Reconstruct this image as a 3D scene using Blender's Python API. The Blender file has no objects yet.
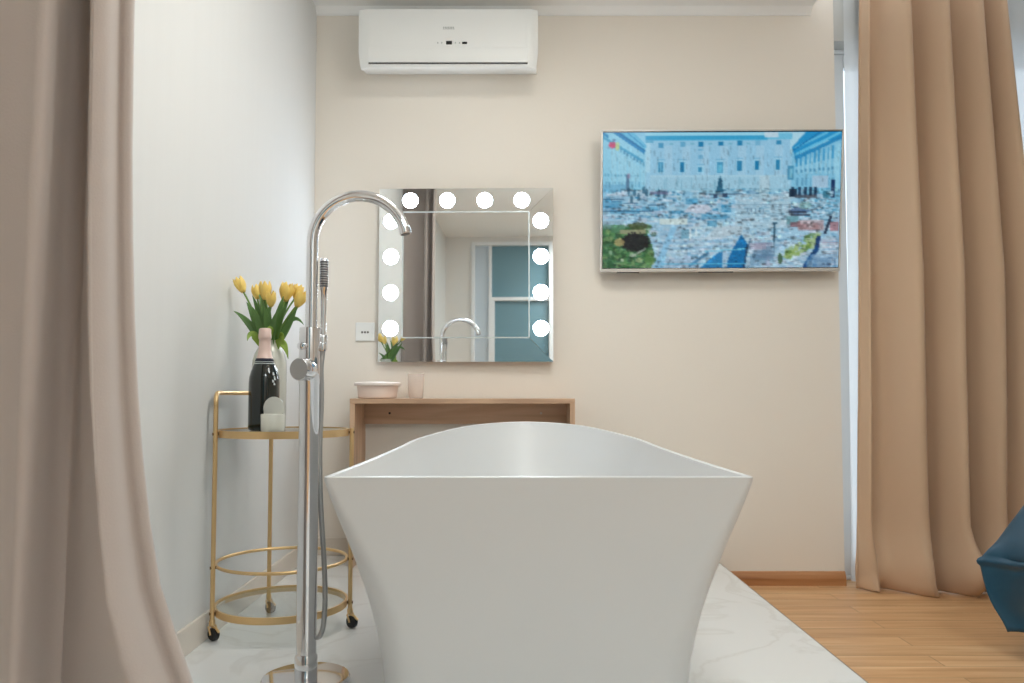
import bpy, bmesh, math, random
from mathutils import Vector, Matrix, noise
random.seed(7)
PI = math.pi
scene = bpy.context.scene
COL = scene.collection

# ------------------------------------------------------------------ materials
def lin(c):
    return tuple(((v / 12.92) if v <= 0.04045 else ((v + 0.055) / 1.055) ** 2.4) for v in [x / 255.0 for x in c]) + (1.0,)

def new_mat(name):
    m = bpy.data.materials.new(name); m.use_nodes = True
    nt = m.node_tree; b = nt.nodes['Principled BSDF']
    return m, nt, b

def mat(name, rgb, rough=0.5, metal=0.0, noise=0.0, nscale=8.0, bump=0.0, bscale=200.0, sheen=0.0, coat=0.0, spec=0.5, stretch=(1, 1, 1), sub=0.0):
    m, nt, b = new_mat(name)
    c = lin(rgb)
    b.inputs['Base Color'].default_value = c
    b.inputs['Roughness'].default_value = rough
    b.inputs['Metallic'].default_value = metal
    b.inputs['Specular IOR Level'].default_value = spec
    b.inputs['Sheen Weight'].default_value = sheen
    b.inputs['Coat Weight'].default_value = coat
    if sub:
        b.inputs['Subsurface Weight'].default_value = sub
        b.inputs['Subsurface Radius'].default_value = (.02, .02, .02)
    tc = nt.nodes.new('ShaderNodeTexCoord')
    mp = nt.nodes.new('ShaderNodeMapping'); mp.inputs['Scale'].default_value = stretch
    nt.links.new(tc.outputs['Object'], mp.inputs['Vector'])
    n = nt.nodes.new('ShaderNodeTexNoise'); n.inputs['Scale'].default_value = nscale; n.inputs['Detail'].default_value = 4
    nt.links.new(mp.outputs[0], n.inputs['Vector'])
    mx = nt.nodes.new('ShaderNodeMix'); mx.data_type = 'RGBA'
    k = max(noise, 0.01)
    mx.inputs['A'].default_value = tuple(v * (1 - k) for v in c[:3]) + (1,)
    mx.inputs['B'].default_value = tuple(min(1, v * (1 + k)) for v in c[:3]) + (1,)
    nt.links.new(n.outputs['Fac'], mx.inputs['Factor'])
    nt.links.new(mx.outputs['Result'], b.inputs['Base Color'])
    if bump:
        n2 = nt.nodes.new('ShaderNodeTexNoise'); n2.inputs['Scale'].default_value = bscale
        nt.links.new(mp.outputs[0], n2.inputs['Vector'])
        bp = nt.nodes.new('ShaderNodeBump'); bp.inputs['Strength'].default_value = bump; bp.inputs['Distance'].default_value = 0.002
        nt.links.new(n2.outputs['Fac'], bp.inputs['Height'])
        nt.links.new(bp.outputs[0], b.inputs['Normal'])
    return m

def emit_mat(name, rgb, strength):
    m, nt, b = new_mat(name)
    b.inputs['Base Color'].default_value = lin(rgb)
    b.inputs['Emission Color'].default_value = lin(rgb)
    b.inputs['Emission Strength'].default_value = strength
    return m

def wood_mat(name, a, bcol, c, axis='X', rough=0.4, planks=False):
    m, nt, b = new_mat(name)
    tc = nt.nodes.new('ShaderNodeTexCoord')
    mp = nt.nodes.new('ShaderNodeMapping')
    sc = {'X': (1.2, 16, 16), 'Z': (16, 16, 1.2)}[axis]
    mp.inputs['Scale'].default_value = sc
    nt.links.new(tc.outputs['Object'], mp.inputs['Vector'])
    n = nt.nodes.new('ShaderNodeTexNoise'); n.inputs['Scale'].default_value = 1.6; n.inputs['Detail'].default_value = 7; n.inputs['Distortion'].default_value = 0.6
    vec = mp.outputs[0]
    if planks:
        br = nt.nodes.new('ShaderNodeTexBrick')
        br.inputs['Scale'].default_value = 1.0
        br.inputs['Brick Width'].default_value = 1.28
        br.inputs['Row Height'].default_value = 0.095
        br.inputs['Mortar Size'].default_value = 0.0012
        br.inputs['Color1'].default_value = (0, 0, 0, 1); br.inputs['Color2'].default_value = (1, 1, 1, 1)
        br.offset = 0.37
        nt.links.new(tc.outputs['Object'], br.inputs['Vector'])
        ad = nt.nodes.new('ShaderNodeVectorMath'); ad.operation = 'MULTIPLY_ADD'
        ad.inputs[1].default_value = (13, 7, 5)
        nt.links.new(br.outputs['Color'], ad.inputs[0]); nt.links.new(mp.outputs[0], ad.inputs[2])
        vec = ad.outputs[0]
    nt.links.new(vec, n.inputs['Vector'])
    cr = nt.nodes.new('ShaderNodeValToRGB')
    cr.color_ramp.elements[0].position = 0.30; cr.color_ramp.elements[0].color = lin(a)
    cr.color_ramp.elements[1].position = 0.72; cr.color_ramp.elements[1].color = lin(c)
    e = cr.color_ramp.elements.new(0.5); e.color = lin(bcol)
    nt.links.new(n.outputs['Fac'], cr.inputs['Fac'])
    out = cr.outputs['Color']
    if planks:
        mx = nt.nodes.new('ShaderNodeMix'); mx.data_type = 'RGBA'; mx.blend_type = 'MULTIPLY'
        mx.inputs['Factor'].default_value = 1
        r2 = nt.nodes.new('ShaderNodeValToRGB')
        r2.color_ramp.elements[0].color = (.86, .84, .82, 1); r2.color_ramp.elements[1].color = (1, 1, 1, 1)
        nt.links.new(br.outputs['Color'], r2.inputs['Fac'])
        nt.links.new(out, mx.inputs['A']); nt.links.new(r2.outputs['Color'], mx.inputs['B'])
        m2 = nt.nodes.new('ShaderNodeMix'); m2.data_type = 'RGBA'
        m2.inputs['B'].default_value = tuple(v * .55 for v in lin(a)[:3]) + (1,)
        nt.links.new(br.outputs['Fac'], m2.inputs['Factor']); nt.links.new(mx.outputs['Result'], m2.inputs['A'])
        out = m2.outputs['Result']
    nt.links.new(out, b.inputs['Base Color'])
    b.inputs['Roughness'].default_value = rough
    return m

def marble_mat():
    m, nt, b = new_mat('white_marble')
    tc = nt.nodes.new('ShaderNodeTexCoord')
    n = nt.nodes.new('ShaderNodeTexNoise'); n.inputs['Scale'].default_value = 2.6; n.inputs['Detail'].default_value = 8; n.inputs['Distortion'].default_value = 1.2
    nt.links.new(tc.outputs['Object'], n.inputs['Vector'])
    cr = nt.nodes.new('ShaderNodeValToRGB')
    el = cr.color_ramp.elements
    el[0].position = 0.46; el[0].color = lin((228, 229, 228))
    el[1].position = 0.54; el[1].color = lin((228, 229, 228))
    e = el.new(0.5); e.color = lin((220, 220, 218))
    nt.links.new(n.outputs['Fac'], cr.inputs['Fac'])
    nt.links.new(cr.outputs['Color'], b.inputs['Base Color'])
    b.inputs['Roughness'].default_value = 0.22
    return m

def thin_glass(name, rgb, alpha, rough=0.02, diffuse=None):
    """thin sheet: fresnel gloss over a mix of see-through and (optionally) milky body"""
    m = bpy.data.materials.new(name); m.use_nodes = True
    nt = m.node_tree; nt.nodes.clear()
    o = nt.nodes.new('ShaderNodeOutputMaterial')
    tr = nt.nodes.new('ShaderNodeBsdfTransparent'); tr.inputs[0].default_value = lin(rgb)
    gl = nt.nodes.new('ShaderNodeBsdfGlossy'); gl.inputs['Roughness'].default_value = rough
    lw = nt.nodes.new('ShaderNodeLayerWeight'); lw.inputs['Blend'].default_value = 0.5
    pw = nt.nodes.new('ShaderNodeMath'); pw.operation = 'POWER'; pw.inputs[1].default_value = 5
    fr = nt.nodes.new('ShaderNodeMath'); fr.operation = 'MULTIPLY_ADD'; fr.inputs[1].default_value = .8; fr.inputs[2].default_value = .035
    nt.links.new(lw.outputs['Facing'], pw.inputs[0]); nt.links.new(pw.outputs[0], fr.inputs[0])
    base = tr.outputs[0]
    if diffuse is not None:
        df = nt.nodes.new('ShaderNodeBsdfDiffuse'); df.inputs[0].default_value = lin(diffuse)
        tl = nt.nodes.new('ShaderNodeBsdfTranslucent'); tl.inputs[0].default_value = lin(diffuse)
        m1 = nt.nodes.new('ShaderNodeMixShader'); m1.inputs[0].default_value = 0.45
        nt.links.new(df.outputs[0], m1.inputs[1]); nt.links.new(tl.outputs[0], m1.inputs[2])
        m2 = nt.nodes.new('ShaderNodeMixShader'); m2.inputs[0].default_value = 1 - alpha
        nt.links.new(m1.outputs[0], m2.inputs[1]); nt.links.new(tr.outputs[0], m2.inputs[2])
        base = m2.outputs[0]
    mx = nt.nodes.new('ShaderNodeMixShader')
    nt.links.new(fr.outputs[0], mx.inputs[0]); nt.links.new(base, mx.inputs[1]); nt.links.new(gl.outputs[0], mx.inputs[2])
    nt.links.new(mx.outputs[0], o.inputs[0])
    return m

def sheer_mat():
    m = bpy.data.materials.new('sheer_voile'); m.use_nodes = True
    nt = m.node_tree; nt.nodes.clear()
    o = nt.nodes.new('ShaderNodeOutputMaterial')
    tr = nt.nodes.new('ShaderNodeBsdfTransparent')
    df = nt.nodes.new('ShaderNodeBsdfDiffuse'); df.inputs[0].default_value = lin((236, 240, 243))
    tl = nt.nodes.new('ShaderNodeBsdfTranslucent'); tl.inputs[0].default_value = lin((236, 240, 243))
    m1 = nt.nodes.new('ShaderNodeMixShader'); m1.inputs[0].default_value = 0.5
    m2 = nt.nodes.new('ShaderNodeMixShader'); m2.inputs[0].default_value = 0.16
    nt.links.new(df.outputs[0], m1.inputs[1]); nt.links.new(tl.outputs[0], m1.inputs[2])
    nt.links.new(m1.outputs[0], m2.inputs[1]); nt.links.new(tr.outputs[0], m2.inputs[2])
    nt.links.new(m2.outputs[0], o.inputs[0])
    return m

M = {}
M['wall_white'] = mat('wall_white_wallpaper', (222, 222, 220), .85, noise=.015, nscale=5, bump=.12, bscale=60, stretch=(1, 6, .3))
M['wall_cream'] = mat('wall_cream_paint', (238, 231, 221), .85, noise=.015, nscale=3, bump=.1, bscale=90)
M['ceiling'] = mat('ceiling_white', (244, 244, 242), .9)
M['rear'] = mat('rear_wall_grey', (228, 226, 222), .85)
M['marble'] = marble_mat()
M['edge_trim'] = mat('platform_edge_metal', (150, 140, 128), .4, metal=.6)
M['skirting'] = mat('skirting_tile', (222, 212, 200), .4)
M['floor'] = wood_mat('oak_laminate', (204, 154, 106), (222, 176, 128), (236, 198, 152), 'X', .38, True)
M['wood_base'] = wood_mat('oak_baseboard', (150, 98, 58), (176, 122, 78), (194, 142, 96), 'X', .4)
M['oak'] = wood_mat('vanity_oak', (184, 148, 120), (205, 170, 140), (218, 186, 158), 'X', .5)
M['oak_v'] = wood_mat('vanity_oak_upright', (184, 148, 120), (205, 170, 140), (218, 186, 158), 'Z', .5)
M['acrylic'] = mat('white_acrylic', (209, 210, 210), .38)
M['chrome'] = mat('chrome', (232, 232, 234), .06, metal=1)
M['chrome_brush'] = mat('chrome_knob_face', (170, 168, 166), .32, metal=1)
M['nozzle'] = mat('spray_grille', (95, 95, 98), .4, metal=.5)
M['hose'] = mat('steel_hose', (178, 178, 178), .28, metal=1, bump=.4, bscale=300, stretch=(.2, .2, 3))
M['gold'] = mat('brushed_gold', (228, 194, 142), .34, metal=.75)
M['gold_dark'] = mat('gold_bolt', (120, 92, 60), .4, metal=.8)
M['rubber'] = mat('black_rubber', (28, 26, 27), .5)
M['tray_glass'] = thin_glass('tray_glass', (250, 252, 251), 1)
M['vase_glass'] = thin_glass('milky_glass', (250, 250, 248), .7, .1, (248, 247, 240))
M['frost'] = thin_glass('frosted_glass', (250, 250, 246), .72, .2, (250, 250, 244))
M['tumbler'] = thin_glass('pale_tumbler', (253, 248, 244), .42, .05, (252, 244, 236))
M['bottle'] = mat('bottle_green_black', (16, 24, 20), .12, coat=.6)
M['foil'] = mat('pink_gold_foil', (228, 200, 190), .4, metal=.25, bump=.2, bscale=120)
M['collar'] = mat('collar_navy', (44, 46, 66), .45)
M['silver'] = mat('silver_plastic', (206, 202, 196), .35, metal=.3)
M['pale_mark'] = mat('pale_mark', (190, 196, 196), .5)
M['petal'] = mat('tulip_petal', (246, 212, 118), .55, noise=.12, nscale=30, sub=.15)
M['stem'] = mat('tulip_stem', (112, 148, 66), .5, noise=.15)
M['leaf'] = mat('tulip_leaf', (92, 130, 68), .45, noise=.3, nscale=14)
M['leaf_pale'] = mat('tulip_leaf_pale', (140, 168, 70), .45, noise=.2, nscale=14)
M['pink'] = mat('pink_plastic', (238, 218, 206), .5)
M['pink_lid'] = mat('pale_lid', (244, 232, 224), .5)
M['mirror'] = mat('mirror_silver', (240, 243, 243), .015, metal=1)
M['bulb'] = emit_mat('bulb_glow', (226, 240, 255), 17)
M['black'] = mat('gloss_black', (14, 15, 18), .2)
M['white_plastic'] = mat('white_plastic', (238, 239, 237), .38)
M['slit'] = mat('dark_slit', (82, 80, 78), .6)
M['grey_print'] = mat('grey_print', (176, 180, 178), .5)
M['tan'] = mat('tan_curtain', (200, 171, 143), .8, noise=.05, nscale=3, bump=.25, bscale=420, sheen=.25, stretch=(1, 1, .5))
M['tan_back'] = M['tan']
M['taupe'] = mat('taupe_velvet', (178, 165, 157), .8, noise=.05, nscale=4, bump=.25, bscale=320, sheen=.3)
M['sheer'] = sheer_mat()
M['teal'] = mat('teal_bedspread', (22, 70, 94), .34, noise=.2, nscale=5, bump=.5, bscale=26, sheen=.05)
M['mattress'] = mat('mattress_white', (226, 224, 220), .8)
M['bed_wood'] = mat('bed_frame', (96, 74, 58), .5)
M['frame_white'] = mat('window_frame_white', (232, 235, 237), .4)
M['pane'] = thin_glass('window_pane', (240, 247, 252), 1)
M['dark_pane'] = mat('tinted_door_glass', (112, 146, 158), .25, spec=.4)
M['frosted_panel'] = mat('frosted_panel', (196, 208, 218), .5)
M['added_lamp_glow'] = emit_mat('added_lamp_diffuser', (255, 246, 232), 4)  # glow of the added fill lamps
M['lint'] = mat('lintel_grey', (196, 198, 196), .85)

# ------------------------------------------------------------------ helpers
def obj(name, bm, m, parent=None, smooth=False, kind=None, angle=None, label=None):
    me = bpy.data.meshes.new(name)
    bmesh.ops.recalc_face_normals(bm, faces=bm.faces[:])
    bm.to_mesh(me); bm.free()
    o = bpy.data.objects.new(name, me); COL.objects.link(o)
    for mm in (m if isinstance(m, (list, tuple)) else [m]):
        me.materials.append(mm)
    if smooth:
        for p in me.polygons: p.use_smooth = True
        if angle is not None:
            me.set_sharp_from_angle(angle=math.radians(angle))
    if parent is not None: o.parent = parent
    if kind: o['kind'] = kind
    if label: o['label'] = label
    return o

def thing(name, label, cat, loc=(0, 0, 0), rot=(0, 0, 0), group=None):
    o = bpy.data.objects.new(name, None); COL.objects.link(o)
    o.location = loc; o.rotation_euler = rot
    o['label'] = label; o['category'] = cat
    if group: o['group'] = group
    return o

def tag(o, label, cat, group=None):
    o['label'] = label; o['category'] = cat
    if group: o['group'] = group
    return o

def box(bm, x0, x1, y0, y1, z0, z1, bev=0.0, seg=2):
    r = bmesh.ops.create_cube(bm, size=1)
    vs = r['verts']
    for v in vs:
        v.co = Vector((x0 + (v.co.x + .5) * (x1 - x0), y0 + (v.co.y + .5) * (y1 - y0), z0 + (v.co.z + .5) * (z1 - z0)))
    if bev:
        es = list({e for v in vs for e in v.link_edges})
        bmesh.ops.bevel(bm, geom=es, offset=bev, segments=seg, affect='EDGES', profile=.5)
    return bm

def boxm(*a, **k):
    return box(bmesh.new(), *a, **k)

def lathe(bm, prof, n=32, c=(0, 0, 0), mtx=None, cap0=True, cap1=True):
    rings = []
    for r, z in prof:
        rings.append([bm.verts.new((r * math.cos(2 * PI * i / n), r * math.sin(2 * PI * i / n), z)) for i in range(n)])
    for a, b in zip(rings[:-1], rings[1:]):
        for i in range(n):
            bm.faces.new((a[i], a[(i + 1) % n], b[(i + 1) % n], b[i]))
    if cap0: bm.faces.new(list(reversed(rings[0])))
    if cap1: bm.faces.new(rings[-1])
    T = Matrix.Translation(Vector(c)) @ (mtx or Matrix.Identity(4))
    vs = [v for r in rings for v in r]
    bmesh.ops.transform(bm, matrix=T, verts=vs)
    return bm

def tube(bm, pts, r, n=16, closed=False, caps=True):
    pts = [Vector(p) for p in pts]
    N = len(pts)
    rr = r if callable(r) else (lambda t: r)
    rings = []
    up = None
    for i, p in enumerate(pts):
        if closed:
            t = (pts[(i + 1) % N] - pts[i - 1]).normalized()
        else:
            t = (pts[min(i + 1, N - 1)] - pts[max(i - 1, 0)]).normalized()
        if up is None:
            up = Vector((0, 0, 1)) if abs(t.z) < .9 else Vector((0, 1, 0))
        s = t.cross(up)
        if s.length < 1e-5: s = t.cross(Vector((1, 0, 0)))
        s.normalize(); up = s.cross(t).normalized()
        rad = rr(i / max(1, N - 1))
        rings.append([bm.verts.new(p + (s * math.cos(2 * PI * k / n) + up * math.sin(2 * PI * k / n)) * rad) for k in range(n)])
    pairs = list(zip(rings[:-1], rings[1:])) + ([(rings[-1], rings[0])] if closed else [])
    for a, b in pairs:
        for k in range(n):
            bm.faces.new((a[k], a[(k + 1) % n], b[(k + 1) % n], b[k]))
    if caps and not closed:
        bm.faces.new(list(reversed(rings[0]))); bm.faces.new(rings[-1])
    return bm

def catmull(pts, per=8, closed=False):
    pts = [Vector(p) for p in pts]; out = []
    n = len(pts); segs = n if closed else n - 1
    for i in range(segs):
        if closed:
            p0, p1, p2, p3 = pts[i - 1], pts[i], pts[(i + 1) % n], pts[(i + 2) % n]
        else:
            p0, p1, p2, p3 = pts[max(i - 1, 0)], pts[i], pts[i + 1], pts[min(i + 2, n - 1)]
        for k in range(per):
            t = k / per
            out.append(.5 * ((2 * p1) + (p2 - p0) * t + (2 * p0 - 5 * p1 + 4 * p2 - p3) * t * t + (3 * p1 - p0 - 3 * p2 + p3) * t ** 3))
    if not closed: out.append(pts[-1])
    return out

def lerp_tab(tab, x):
    if x <= tab[0][0]: return tab[0][1]
    for (a, va), (b, vb) in zip(tab[:-1], tab[1:]):
        if x <= b: return va + (vb - va) * (x - a) / (b - a)
    return tab[-1][1]

def smooth_tab(tab, x):
    """monotone-ish smooth interpolation"""
    if x <= tab[0][0]: return tab[0][1]
    if x >= tab[-1][0]: return tab[-1][1]
    for i in range(len(tab) - 1):
        a, va = tab[i]; b, vb = tab[i + 1]
        if x <= b:
            def sl(j):
                if j <= 0: return (tab[1][1] - tab[0][1]) / (tab[1][0] - tab[0][0])
                if j >= len(tab) - 1: return (tab[-1][1] - tab[-2][1]) / (tab[-1][0] - tab[-2][0])
                return (tab[j + 1][1] - tab[j - 1][1]) / (tab[j + 1][0] - tab[j - 1][0])
            h = b - a; t = (x - a) / h
            return (2 * t ** 3 - 3 * t * t + 1) * va + (t ** 3 - 2 * t * t + t) * h * sl(i) + (-2 * t ** 3 + 3 * t * t) * vb + (t ** 3 - t * t) * h * sl(i + 1)

def grid(bm, rows, closed=False, mi=0):
    vr = [[bm.verts.new(p) for p in row] for row in rows]
    for a, b in zip(vr[:-1], vr[1:]):
        n = len(a)
        for i in range(n if closed else n - 1):
            f = bm.faces.new((a[i], a[(i + 1) % n], b[(i + 1) % n], b[i])); f.material_index = mi
    return vr

def solidify(o, t, offset=0):
    md = o.modifiers.new('thickness', 'SOLIDIFY'); md.thickness = t; md.offset = offset
    return o

# ------------------------------------------------------------------ the room
WL, WR, YB, YR, CZ = -.853, 3.9, 3.375, -1.3, 2.485
PZ = .125                                  # marble platform height
PX = .836                                  # its free edge
WX = 1.404                                 # where the back wall ends and the window begins

obj('floor', boxm(WL - .1, WR + .1, YR - .1, YB + .25, -.1, 0), M['floor'], kind='structure')
bm = boxm(WL, PX, .62, YB, 0, PZ, bev=.002, seg=1)
plat = obj('floor_platform', bm, M['marble'], kind='structure')
obj('trim_1', boxm(PX, PX + .004, .62, YB, 0, PZ - .002), M['edge_trim'], kind='structure')
obj('wall_left', boxm(WL - .1, WL, YR - .1, YB + .1, 0, 2.7), M['wall_white'], kind='structure')
bm = bmesh.new()
box(bm, WL, WX, YB, YB + .16, 0, 2.7)
obj('wall_back', bm, M['wall_cream'], kind='structure')
obj('wall_lintel', boxm(WX, WR, YB + .005, YB + .16, 2.345, 2.7), M['lint'], kind='structure')
obj('wall_back_end', boxm(2.95, WR, YB, YB + .16, 0, 2.345), M['wall_cream'], kind='structure')
obj('wall_right', boxm(WR, WR + .1, YR - .1, YB + .16, 0, 2.7), M['wall_cream'], kind='structure')
DX0, DX1, DZ = -.59, .46, 2.43
bm = bmesh.new()
box(bm, WL - .1, DX0, YR - .1, YR, 0, 2.7)
box(bm, DX1, WR + .1, YR - .1, YR, 0, 2.7)
box(bm, DX0, DX1, YR - .1, YR, DZ, 2.7)
obj('wall_rear', bm, M['rear'], kind='structure')
bm = bmesh.new()
box(bm, WL - .1, WR + .1, YR - .1, 3.0, CZ, CZ + .06)
box(bm, WL - .1, 1.303, 3.0, YB + .1, CZ, CZ + .06)
box(bm, 1.303, WR + .1, 3.0, YB + .16, 2.66, 2.72)
obj('ceiling', bm, M['ceiling'], kind='structure')
# slim cornice along the back wall
bm = bmesh.new()
prof = [(0, -.030), (-.006, -.030), (-.010, -.022), (-.020, -.012), (-.026, -.006), (-.030, 0), (0, 0)]
a = [bm.verts.new((WL, YB + y, CZ + z)) for y, z in prof]; b = [bm.verts.new((1.303, YB + y, CZ + z)) for y, z in prof]
for i in range(len(prof)):
    j = (i + 1) % len(prof); bm.faces.new((a[i], a[j], b[j], b[i]))
bm.faces.new(a); bm.faces.new(list(reversed(b)))
obj('trim_2', bm, M['ceiling'], kind='structure')
obj('baseboard_left', boxm(WL, WL + .010, .62, YB, PZ, PZ + .074, bev=.002), M['skirting'], kind='structure')
obj('baseboard_back', boxm(WL + .010, PX - .02, YB - .010, YB, PZ, PZ + .072, bev=.002), M['skirting'], kind='structure')
bm = bmesh.new()
prof = [(0, 0), (-.016, 0), (-.016, .030), (-.012, .044), (-.006, .056), (0, .058)]
a = [bm.verts.new((PX + .005, YB + y, z)) for y, z in prof]; b = [bm.verts.new((WX, YB + y, z)) for y, z in prof]
for i in range(len(prof)):
    j = (i + 1) % len(prof); bm.faces.new((a[i], a[j], b[j], b[i]))
bm.faces.new(a); bm.faces.new(list(reversed(b)))
obj('baseboard_right', bm, M['wood_base'], kind='structure')

# glazed balcony window in the back wall, behind the curtains
w = bpy.data.objects.new('window_1', None); COL.objects.link(w); w.location = (WX, YB + .09, 0); w['kind'] = 'structure'
def wframe(x0, x1, z0, z1, t, y0, y1):
    bm = bmesh.new()
    box(bm, x0, x0 + t, y0, y1, z0, z1, bev=.004); box(bm, x1 - t, x1, y0, y1, z0, z1, bev=.004)
    box(bm, x0 + t, x1 - t, y0, y1, z0, z0 + t, bev=.004); box(bm, x0 + t, x1 - t, y0, y1, z1 - t, z1, bev=.004)
    return bm
obj('window_frame', wframe(.0, 1.546, 0, 2.345, .018, 0, .06), M['frame_white'], w)
for k, (a0, a1) in enumerate(((.02, .77), (.776, 1.526))):
    s = obj('window_sash', wframe(a0, a1, .02, 2.325, .06, .005, .05), M['frame_white'], w)
    obj('window_pane', boxm(a0 + .055, a1 - .055, .024, .030, .075, 2.27), M['pane'], s)

# glazed inner door behind the camera, seen in the mirror
d = bpy.data.objects.new('door_1', None); COL.objects.link(d); d.location = (0, YR, 0); d['kind'] = 'structure'
obj('door_frame', wframe(DX0, DX1, 0, DZ, .035, -.09, .02), M['frame_white'], d)
obj('side_panel', boxm(DX0 + .035, DX0 + .175, -.06, -.02, .035, DZ - .035), M['frosted_panel'], d)
bm = bmesh.new()
box(bm, DX0 + .175, DX0 + .205, -.07, 0, .035, DZ - .035, bev=.003)
box(bm, DX0 + .205, DX1 - .035, -.07, 0, 1.83, 1.865, bev=.003)
box(bm, DX0 + .205, DX0 + .235, -.065, 0, .035, 1.83, bev=.003)
obj('door_mullion', bm, M['frame_white'], d)
obj('transom_pane', boxm(DX0 + .205, DX1 - .035, -.05, -.04, 1.865, DZ - .035), M['dark_pane'], d)
obj('door_pane', boxm(DX0 + .235, DX1 - .035, -.05, -.04, .035, 1.83), M['dark_pane'], d)

# ------------------------------------------------------------------ bathtub
def build_tub():
    cx = .047; yn, yf = 1.40, 2.89
    # half width of the rim along its length (near end square, far end rounded)
    Wt = [(0, .383), (.3, .368), (.6, .355), (.8, .347)]
    Zt = [(0, .655), (.4, .658), (.8, .664), (1.05, .672), (1.2, .680), (1.35, .692), (1.49, .702)]
    L = yf - yn
    def outline(rn, n_edge=26):
        """list of (x, s): half outline from far tip round to near centre; rn = near corner radius"""
        pts = []
        for k in range(46):
            q = k / 45
            s = L - (L - rn) * (q ** 2.2) if q < 1 else rn
            w = smooth_tab(Wt, s)
            if s > .8: w = .347 * max(0, 1 - ((s - .8) / (L - .8)) ** 2.0) ** .5
            pts.append((w if s < L - 1e-6 else 0.0, s))
        w0 = smooth_tab(Wt, rn)
        for k in range(1, 9):
            an = k / 8 * PI / 2
            pts.append((w0 - rn + rn * math.cos(an) + (0.375 - w0) * k / 8 * 0, rn - rn * math.sin(an)))
        for k in range(1, n_edge + 1):
            pts.append(((w0 - rn) * (1 - k / n_edge), 0.0))
        return pts
    FW = [(.125, .289), (.20, .292), (.29, .298), (.35, .307), (.416, .320), (.475, .335), (.535, .351), (.594, .368), (.655, .383)]
    yc = .74
    def ring(z_rel, rn, inset=0.0, wscale=None, near=0.0, far=0.0, flat=False):
        """z_rel 0..1 from the foot to the rim; near/far pull the ends in"""
        pts = outline(rn)
        zz = PZ + z_rel * (.655 - PZ)
        fw = (smooth_tab(FW, zz) / .383) if wscale is None else wscale
        half = []
        for x, s in pts:
            e = smooth_tab(Zt, s)
            z = PZ + z_rel * (e - PZ) if not flat else zz
            if s > yc: y = yc + (s - yc) * (L - yc - far) / (L - yc)
            else: y = yc + (s - yc) * (yc - near) / yc
            half.append((max(0, x * fw - inset if x > 1e-6 else 0), y + yn, z))
        full = [(cx + x, y, z) for x, y, z in half]
        full += [(cx - x, y, z) for x, y, z in reversed(half[1:-1])]
        return full
    rows = []
    # outside, bottom to top
    for q in [0, .02, .08, .16, .25, .34, .43, .52, .61, .70, .78, .86, .92, .96, .985]:
        zz = PZ + q * (.655 - PZ)
        f = (smooth_tab(FW, zz) - .289) / .094          # 0 foot .. 1 rim
        rows.append(ring(q, .10 - .088 * f ** 1.2, near=.07 * (1 - f), far=.30 * (1 - f)))
    rows[0] = [(cx + (x - cx) * .98, y, z) for x, y, z in rows[0]]
    # rolled rim
    rows.append(ring(1.0, .012, inset=.002))
    rows.append(ring(1.003, .012, inset=.008, near=.007, far=.007))
    rows.append(ring(1.0, .014, inset=.015, near=.014, far=.014))
    # inside, top to bottom
    for q, ws, nr, fr, rn in [(.96, .94, .028, .035, .03), (.88, .90, .045, .07, .06), (.76, .85, .07, .13, .09), (.62, .80, .10, .20, .11), (.48, .75, .13, .27, .13), (.36, .70, .16, .34, .15), (.29, .63, .20, .41, .17), (.265, .52, .26, .48, .18), (.255, .30, .40, .60, .18)]:
        rows.append(ring(q, rn, inset=.0, wscale=ws, near=nr, far=fr))
    bm = bmesh.new()
    vr = grid(bm, rows, closed=True)
    bm.faces.new(list(reversed(vr[0]))); bm.faces.new(vr[-1])
    bmesh.ops.remove_doubles(bm, verts=bm.verts[:], dist=1e-5)
    o = obj('bathtub', bm, M['acrylic'], smooth=True, angle=38)
    tag(o, 'white freestanding bathtub with flared square near end on marble platform', 'bathtub')
    return o
build_tub()

# ------------------------------------------------------------------ floor standing bath faucet
fx, fy = -.484, 1.89
fa = thing('bath_faucet', 'chrome floor standing faucet with tall curved spout beside the bathtub', 'faucet', (fx, fy, PZ))
bm = bmesh.new()
lathe(bm, [(.040, 0), (.101, 0), (.102, .003), (.102, .012), (.099, .016), (.030, .018)], 64)
obj('base_plate', bm, M['chrome'], fa, True, angle=35)
bm = bmesh.new()
lathe(bm, [(.026, .017), (.0265, .020), (.0265, .062), (.0245, .066), (.0238, .070), (.0238, .700), (.0248, .702), (.0248, .832), (.0242, .836), (.0137, .837)], 40)
obj('column', bm, M['chrome'], fa, True, angle=35)
ox = .0025
R = .113
pts = [(ox, 0, .834), (ox, 0, .90), (ox, 0, .97), (ox, 0, 1.040)]
for k in range(0, 33):
    an = PI - k / 32 * (PI - math.radians(12))
    pts.append((ox + R + R * math.cos(an), 0, 1.043 + R * math.sin(an)))
bm = bmesh.new()
tube(bm, pts, .0136, 24)
e = Vector(pts[-1]); dd = (Vector(pts[-1]) - Vector(pts[-2])).normalized()
tube(bm, [e - dd * .012, e - dd * .002, e, e + dd * .004], lambda t: .0150 if t < .8 else .0135, 24)
sp = obj('spout', bm, M['chrome'], fa, True, angle=35)
bm = bmesh.new(); tube(bm, [e + dd * .0035, e + dd * .0048], .0108, 20)
obj('aerator', bm, M['nozzle'], sp, True, angle=35)
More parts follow.
